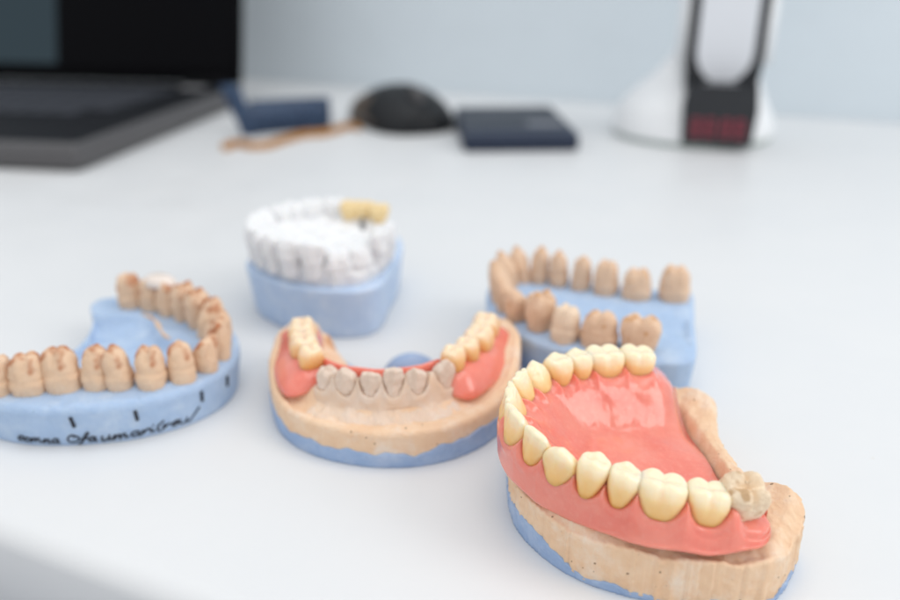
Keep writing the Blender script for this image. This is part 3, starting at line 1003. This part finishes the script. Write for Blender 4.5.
br = thing('dental_bridge', (WO[0], WO[1], 0), 'honey yellow ceramic bridge sitting on the white cast', 'dental bridge')
bp = [G(350, 205, 34)[:2] - WO, G(364, 205, 34)[:2] - WO, G(379, 208, 34)[:2] - WO]
for i, q in enumerate(bp):
    V, F = tooth_mesh('die', 8.6, 8.4, 8.2, 4, 230 + i, rough=.2)
    obj('tooth_die', V, F, M_WHITE, wcast, loc=(q[0], q[1] + .6, 23.4), rot=(0, 0, -.15))
    V, F = tooth_mesh('molar', 7.6, 8.2, 5.8, .5, 240 + i, rough=.2, cusp=.6)
    obj('crown', V, F, M_YELLOW, br, loc=(q[0], q[1], 29.2), rot=(0, 0, -.15))


# ================================================================== 5. blue cast with tall bare dies behind the denture
RO = np.array([50.0, 240.0])
R_T = [(76.0, 251.5, 9.0, 11.0), (63.4, 252.6, 8.6, 9.6), (54.0, 257.2, 7.4, 10.6), (46.0, 261.2, 5.2, 11.2), (38.8, 264.6, 5.0, 11.4), (31.6, 267.6, 5.2, 12.0), (25.6, 268.0, 5.0, 12.4), (20.6, 263.5, 5.0, 12.2), (18.2, 256.8, 5.2, 12.0),
       (18.2, 249.5, 5.4, 11.8), (19.6, 242.0, 5.6, 11.6), (22.6, 234.8, 6.2, 11.6), (28.2, 227.6, 7.6, 11.4), (35.0, 220.0, 7.0, 9.0), (44.6, 216.0, 9.2, 10.0), (55.6, 212.4, 9.6, 9.6)]
R_T = [(x, y, w * (1.26 if i > 11 else (1.34 if 2 < i < 7 else 1.2)), h + (1.6 if i == 13 else .6)) for i, (x, y, w, h) in enumerate(R_T)]
RT = np.array([q[:2] for q in R_T]) - RO
ra = Arch(np.vstack([RT[0] + (6, -2), RT, RT[-1] + (6, -2)]), (15, 0))
CT5 = np.array([(13.5, 263), (12.4, 250), (14.6, 238), (20, 226.5), (29, 216.5), (42, 209.5), (57, 205.5), (68, 205.5), (72.8, 211.5), (78.4, 233), (84.4, 256), (82.5, 261.5), (70, 261.5), (56, 267), (40, 274), (26, 277), (17, 272.5)]) - RO
rcast = thing('dental_cast', (RO[0], RO[1], 0), 'blue plaster cast with spaced bare tan dies standing behind the complete denture', 'dental cast')


def H_right(x, y):
    d, s = ra.dist(x, y)
    iw = sstep(3.5, 8, -d)
    return 14.0 + .3 * np.exp(-(d / 3) ** 2) - 1.6 * iw * sstep(8, 20, -d)


V, F = cast_body(CT5, 0.0, 13.6, H_right, n=440, wall=14, inner=54, seed=41, taper=1.2, lip=1.6, lines=.03, centre=(-4, 0))
obj('plaster_body', V, F, M_BLUE2, rcast)
for i, (x, y, w, h) in enumerate(R_T):
    kind = 'die' if i in (0, 1, 2, 3, 4, 5, 14) else ('molar' if i in (15,) else ('premolar' if i in (12,) else ('die' if i == 13 else 'canine')))
    place_tooth(rcast, ra, ra.near(*RT[i]), 13.4, kind, w * .97, 9.4 if w > 7.2 else 8.0, h, M_BLOCK if i == 13 else M_DIE2, seed=300 + i, lean=.04 * math.sin(i * 1.3) + (.10 if 5 < i < 12 else 0), tip=.05 * math.sin(i * 2.9), root=3,
                rough=.3, name='tooth_die', cusp=1.2)


# ================================================================== background: laptop
M_LAPDK = plain('charcoal_laptop_deck', (.011, .012, .015), .6, var=.05, spec=.12)
M_LAPED = plain('grey_laptop_edge', (.10, .097, .10), .45, metal=.2)
M_KEY = plain('black_key', (.045, .049, .060), .5, var=.1, spec=.25)
M_BEZ = plain('black_bezel', (.003, .003, .004), .5, spec=.08)
M_SCR, nt, b, L = new_mat('dark_display')
v, tc = coords(nt)
sep = nt.nodes.new('ShaderNodeSeparateXYZ'); L.new(v, sep.inputs[0])
lt = nt.nodes.new('ShaderNodeMath'); lt.operation = 'LESS_THAN'; L.new(sep.outputs['X'], lt.inputs[0]); lt.inputs[1].default_value = -179.0
gt = nt.nodes.new('ShaderNodeMath'); gt.operation = 'GREATER_THAN'; L.new(sep.outputs['Z'], gt.inputs[0]); gt.inputs[1].default_value = 14.0
mu = nt.nodes.new('ShaderNodeMath'); mu.operation = 'MULTIPLY'; L.new(lt.outputs[0], mu.inputs[0]); L.new(gt.outputs[0], mu.inputs[1])
b.inputs['Base Color'].default_value = (.004, .004, .005, 1)
b.inputs['Roughness'].default_value = .3
b.inputs['Specular IOR Level'].default_value = .03
b.inputs['Emission Color'].default_value = (.030, .046, .056, 1)
L.new(mu.outputs[0], b.inputs['Emission Strength'])

LAP = (-228.0, 484.0, 0.0)
LYAW = math.radians(-9.0)
lap = thing('laptop', LAP, 'open dark grey laptop with black screen at the back of the desk', 'laptop', rot=(0, 0, LYAW))
LWD, LDP, LTH = 362.0, 262.0, 17.0
obj('base', *rounded_slab(-LWD, 0, 0, LDP, 1.2, LTH, 3.0), M_LAPED, lap)
obj('deck', *rounded_slab(-LWD + 3.5, -3.5, 7.0, LDP - 4, LTH - 2, LTH + .6, .8), M_LAPDK, lap)
obj('touchpad', *rounded_slab(-232, -128, 16, 78, LTH, LTH + .95, .5), M_LAPED, lap)
kv, kf = rounded_slab(-8.2, 8.2, -8, 8, 0, 2.2, .9, 3)
kmesh = None
for r_i in range(6):
    widths = [1.0] * 15 if r_i != 0 else [1, 1, 1.2, 5.6, 1.2, 1, 1, 1, 1]
    x = -336.0
    for w in widths:
        if kmesh is None:
            o = obj('key', kv, kf, M_KEY, lap); kmesh = o.data
        else:
            o = bpy.data.objects.new('key', kmesh); COL.objects.link(o); o.parent = lap
        o.location = ((x + w * 9.6) * MM, (98 + r_i * 21) * MM, (LTH + .4) * MM)
        o.scale = (w + (w - 1) * .17, 1, 1)
        x += w * 19.8 + (.6 if w > 1 else 0)
obj('power_button', *rounded_slab(-44, -22, 226, 236, LTH, LTH + 1.6, .6), plain('satin_metal', (.42, .42, .43), .4, metal=.4), lap)
tilt = math.radians(-16)
hz_ = LTH + 3
lid = obj('lid', *rounded_slab(-LWD, 0, 0, 7, 0, 244, 2.5), M_BEZ, lap, loc=(0, LDP - 6, hz_ - 1), rot=(tilt, 0, 0))
obj('display', [(-LWD + 7, -.5, 12), (-7, -.5, 12), (-7, -.5, 236), (-LWD + 7, -.5, 236), (-LWD + 7, .6, 12), (-7, .6, 12), (-7, .6, 236), (-LWD + 7, .6, 236)],
    [(0, 1, 2, 3), (4, 7, 6, 5), (0, 4, 5, 1), (1, 5, 6, 2), (2, 6, 7, 3), (3, 7, 4, 0)], M_SCR, lid, smooth=False)
hv = []
for x in (-LWD + 30, -30):
    hv.append(grid([[(x + dx, LDP - 5 + 4.5 * math.cos(t), LTH + 2.5 + 4.2 * math.sin(t)) for t in np.linspace(0, 2 * math.pi, 16, endpoint=False)] for dx in (-22, 22)], close_u=True, cap0=True, cap1=True))
for q in hv: obj('hinge', *q, M_BEZ, lap)

# ================================================================== mouse
M_MOUSE = plain('black_mouse_plastic', (.010, .011, .013), .5, var=.1, spec=.3)
M_BROWN = plain('bronze_side_grip', (.085, .062, .045), .45)
mo = thing('computer_mouse', (-40, 648, 0), 'black computer mouse lying between blue strap and slim drive', 'computer mouse', rot=(0, 0, math.radians(28)))


def mouse_shell(zs, x_off, half, k0, k1, gap=0.0, grow=0.0):
    """loft along y; half: -1 left button, 1 right button, 0 whole"""
    rings = []
    for y in np.linspace(k0, k1, 26):
        t = (y + 54) / 108
        wd = 36 * (max(0.0, 1 - abs(2 * t - 1) ** 3.4)) ** .5 * (1 - .10 * math.sin(math.pi * t)) + grow
        hh = 31 * (max(0.0, math.sin(math.pi * min(1, t * .82 + .10)))) ** .8 + grow
        a0, a1 = {0: (0, math.pi), -1: (math.pi / 2 + gap, math.pi * .93), 1: (math.pi * .07, math.pi / 2 - gap)}[half]
        rings.append([(wd * math.cos(a) * (1 if abs(math.cos(a)) < .9 else 1), y, max(.6, hh * math.sin(a) ** .8)) for a in np.linspace(a0, a1, 30)])
    return rings


A = np.array(mouse_shell(1, 0, 0, -53.5, 53.5))
V, F = grid(A)
n0 = len(V)
nv_, nu_ = A.shape[:2]
for i in range(nv_ - 1):                                  # underside and end faces
    F.append([i * nu_, (i + 1) * nu_, (i + 1) * nu_ + nu_ - 1, i * nu_ + nu_ - 1])
F.append(list(range(nu_))); F.append([(nv_ - 1) * nu_ + q for q in range(nu_)])
obj('body', V, F, M_MOUSE, mo)
for hf in (-1, 1):
    o = obj('button', *grid(np.array(mouse_shell(1, 0, hf, -51, -4, .05, .8))), M_MOUSE, mo)
    md = o.modifiers.new('thickness', 'SOLIDIFY'); md.thickness = .0012
o = obj('side_grip', *grid(np.array(mouse_shell(1, 0, 0, -20, 34, 0, .7))[:, 22:29]), M_BROWN, mo)
md = o.modifiers.new('thickness', 'SOLIDIFY'); md.thickness = .001
wl = [[(x, -30 + r * math.cos(t), 24.0 + r * math.sin(t)) for t in np.linspace(0, 2 * math.pi, 24, endpoint=False)] for x, r in ((-3.5, 7.5), (-3, 9), (3, 9), (3.5, 7.5))]
obj('scroll_wheel', *grid(wl, close_u=True, cap0=True, cap1=True), M_LAPED, mo)

# ================================================================== slim drive
M_DRV = plain('navy_drive_shell', (.022, .032, .060), .45, var=.06, spec=.3)
M_DRVT = plain('dark_slate_top', (.028, .036, .052), .5, var=.06, spec=.3)
M_LBL = plain('grey_print', (.16, .17, .20), .5)
dr = thing('portable_drive', (46, 598, 0), 'slim dark navy portable drive lying flat beside the mouse', 'portable drive', rot=(0, 0, math.radians(3)))
obj('shell', *rounded_slab(-40, 40, -56, 56, .3, 12, 3.0), M_DRV, dr)
obj('top_plate', *rounded_slab(-37.5, 37.5, -36, 53.5, 11.5, 12.7, .6), M_DRVT, dr)
obj('label', *rounded_slab(8, 33, -30, -14, 12.5, 12.95, .2), M_LBL, dr)
obj('port', *rounded_slab(-6, 6, 55, 56.8, 4, 8, .5), M_BEZ, dr)

# ================================================================== clock lamp
M_LWH = plain('white_lamp_plastic', (.86, .87, .88), .35)
M_LBK = plain('black_lamp_panel', (.012, .014, .018), .25)
M_LIN = plain('pale_lamp_insert', (.74, .76, .80), .4)
M_GRN = plain('greenish_shadow_rim', (.42, .50, .46), .6)  # greenish shadow along the lamp's bottom rim, put into the ring's colour
M_DIG = plain('red_digits', (.17, .02, .035), .4, emit=(.9, .05, .14), estr=.07)
lp_ = G(722, 148, 0)
lamp = thing('desk_lamp', (lp_[0] + 7, lp_[1] + 50, 0), 'white desk lamp with red clock display in a black panel', 'desk lamp', rot=(0, 0, math.radians(-14)))
LBX = -15.0
bell = [(58, 3), (59, 5), (58.5, 9), (56, 17), (51, 26), (44, 35), (38, 43), (34, 52), (31, 62), (29, 74)]
bp_ = catmull(bell, 40)
rings = []
for r, z in bp_:
    dp = r * (1 - .45 * sstep(20, 60, z))
    xo = LBX * (1 - sstep(20, 70, z))
    rings.append([(r * math.cos(t) + xo, dp * math.sin(t), z) for t in np.linspace(0, 2 * math.pi, 72, endpoint=False)])
obj('base', *grid(rings, close_u=True, cap0=True, cap1=True), M_LWH, lamp)
obj('foot_ring', *grid([[(r * math.cos(t) + LBX, r * math.sin(t), z) for t in np.linspace(0, 2 * math.pi, 72, endpoint=False)] for r, z in ((55, 0), (57, .3), (57.5, 3.4), (54, 3.6))], close_u=True, cap0=True, cap1=True), M_GRN, lamp)


def plate(pts, y0, y1):
    n = len(pts)
    V = [(x, y0, z) for x, z in pts] + [(x, y1, z) for x, z in pts]
    F = [list(range(n))[::-1], [n + i for i in range(n)]] + [[i, (i + 1) % n, n + (i + 1) % n, n + i] for i in range(n)]
    return V, F


# column: flat rounded post
rings = []
for z in np.linspace(55, 400, 12):
    rings.append([(32 * np.sign(math.cos(t)) * abs(math.cos(t)) ** .5, -22 + 14 * np.sign(math.sin(t)) * abs(math.sin(t)) ** .5, z) for t in np.linspace(0, 2 * math.pi, 48, endpoint=False)])
obj('column', *grid(rings, close_u=True, cap0=True, cap1=True), M_LWH, lamp)
# head far above the frame: flat light bar reaching forward
obj('lamp_head', *rounded_slab(-32, 32, -190, 20, 396, 412, 5), M_LWH, lamp)
YF = -61.5
body_pts = [(-23, 3.8), (23, 3.8), (24.5, 28), (22.5, 44), (-22.5, 44), (-24.5, 28)]
obj('clock_housing', *plate(body_pts, YF, -12), M_LBK, lamp, smooth=False)
strip = [(-24, 36), (24, 36), (25.5, 60), (25.5, 380), (-25.5, 380), (-25.5, 60)]
obj('front_panel', *plate(strip, -39, -30), M_LBK, lamp, smooth=False)
ins = [(-18.5, 372)] + [(-18.5 * math.cos(t), 64 - 22 * math.sin(t)) for t in np.linspace(0, math.pi, 20)] + [(18.5, 372)]
obj('light_insert', *plate(ins, -41, -38.5), M_LIN, lamp, smooth=False)
SEG = {'0': 'abcdef', '1': 'bc', '2': 'abged', '8': 'abcdefg', '3': 'abgcd', '6': 'afgedc'}
dg = []


def seg_box(x, z, w, h):
    return plate([(x, z), (x + w, z), (x + w, z + h), (x, z + h)], YF - .8, YF + .3)


for i, ch in enumerate('8888'):
    x0 = -17.5 + i * 9 + (1.5 if i > 1 else 0); z0 = 9.0; W_, H_ = 6.0, 13.0; tk = 1.7
    for sname in SEG[ch]:
        dg.append(seg_box(*{'a': (x0, z0 + H_ - tk, W_, tk), 'g': (x0, z0 + H_ / 2 - tk / 2, W_, tk), 'd': (x0, z0, W_, tk), 'f': (x0, z0 + H_ / 2 + 1, tk, H_ / 2 - 2.8), 'b': (x0 + W_ - tk, z0 + H_ / 2 + 1, tk, H_ / 2 - 2.8),
                            'e': (x0, z0 + tk + .1, tk, H_ / 2 - 2.8), 'c': (x0 + W_ - tk, z0 + tk + .1, tk, H_ / 2 - 2.8)}[sname]))
obj('clock_digits', *join(dg), M_DIG, lamp, smooth=False)

# ================================================================== blue strap and gold chain
M_STRAP, nt, b, L = new_mat('navy_woven_strap')
v, tc = coords(nt)
ck = nt.nodes.new('ShaderNodeTexVoronoi'); ck.inputs['Scale'].default_value = .22; L.new(v, ck.inputs['Vector'])
L.new(ramp(nt, ck.outputs['Distance'], [(.2, (.008, .022, .06)), (.75, (.03, .065, .13))]), b.inputs['Base Color'])
b.inputs['Roughness'].default_value = .5
bump(nt, b, ck.outputs['Distance'], .5, .0008)
M_GOLD = plain('gold_metal', (.46, .20, .02), .4, metal=.2)
sp0, sp1 = G(246, 136, 0), G(327, 129, 0)
strap = thing('watch_strap', (sp0[0], sp0[1], 0), 'dark blue textured strap standing on edge with one end raised', 'strap')
vec = sp1[:2] - sp0[:2]
path = [(0, 0), tuple(vec * .33 + (1, 3)), tuple(vec * .66 + (1, 3)), tuple(vec), tuple(vec + (-2, 10)), tuple(vec * .6 + (-3, 14)), tuple(vec * .15 + (-8, 14))]
pc = catmull(path, 60)
rings = []
for i, q in enumerate(pc):
    t = np.gradient(pc, axis=0)[i]; nrm = np.array([t[1], -t[0]]) / (np.linalg.norm(t) + 1e-9)
    rings.append([(q[0] + nrm[0] * .9, q[1] + nrm[1] * .9, .2), (q[0] + nrm[0] * 1.3, q[1] + nrm[1] * 1.3, 12), (q[0] + nrm[0] * .9, q[1] + nrm[1] * .9, 23), (q[0] - nrm[0] * .9, q[1] - nrm[1] * .9, 23), (q[0] - nrm[0] * 1.2, q[1] - nrm[1] * 1.2, 12), (q[0] - nrm[0] * .9, q[1] - nrm[1] * .9, .2)])
obj('band', *grid(rings, close_u=True, cap0=True, cap1=True), M_STRAP, strap)
eb = catmull(np.array([(2, 0, 0.5), (-1, 1, 12), (-5, 2, 24), (-9, 3, 34), (-10, 3.2, 37)]), 20)
rings = []
for i, q in enumerate(eb):
    w = 5.0 + 2.4 * sstep(0, 12, i) * (1 - sstep(17, 20, i) * .5)
    rings.append([(q[0] + w * math.cos(t), q[1] + 2.2 * math.sin(t), q[2]) for t in np.linspace(0, 2 * math.pi, 16, endpoint=False)])
obj('end_piece', *grid(rings, close_u=True, cap0=True, cap1=True), M_STRAP, strap)

ch0 = G(232, 148, 0)
chain = thing('gold_chain', (ch0[0], ch0[1], 0), 'thin gold chain trailing over the desk below the blue strap', 'chain')
cp = np.array([G(x, y, 0)[:2] - ch0[:2] for x, y in ((226, 150), (238, 146), (252, 149), (268, 148), (280, 144), (293, 140), (306, 137), (322, 136), (338, 132), (352, 128), (358, 130))])
cpts = resample(catmull(cp, 400), 52)
lv = []
for a in np.linspace(0, 2 * math.pi, 16, endpoint=False):
    ca_, sa_ = math.cos(a), math.sin(a)
    lv.append([((2.4 + .95 * math.cos(q)) * ca_ * 1.35, (2.2 + .95 * math.cos(q)) * sa_, .95 * math.sin(q)) for q in np.linspace(0, 2 * math.pi, 8, endpoint=False)])
lkv, lkf = grid(lv, close_u=True, close_v=True)
lmesh = None
for i, q in enumerate(cpts):
    t = np.gradient(cpts, axis=0)[i]
    if lmesh is None:
        o = obj('link', lkv, lkf, M_GOLD, chain); lmesh = o.data
    else:
        o = bpy.data.objects.new('link', lmesh); COL.objects.link(o); o.parent = chain
    o.location = (q[0] * MM, q[1] * MM, (1.2 if i % 2 else 2.4) * MM)
    o.rotation_euler = ((0.15 if i % 2 else .9), 0, math.atan2(t[1], t[0]) + .3 * math.sin(i * 2.2))
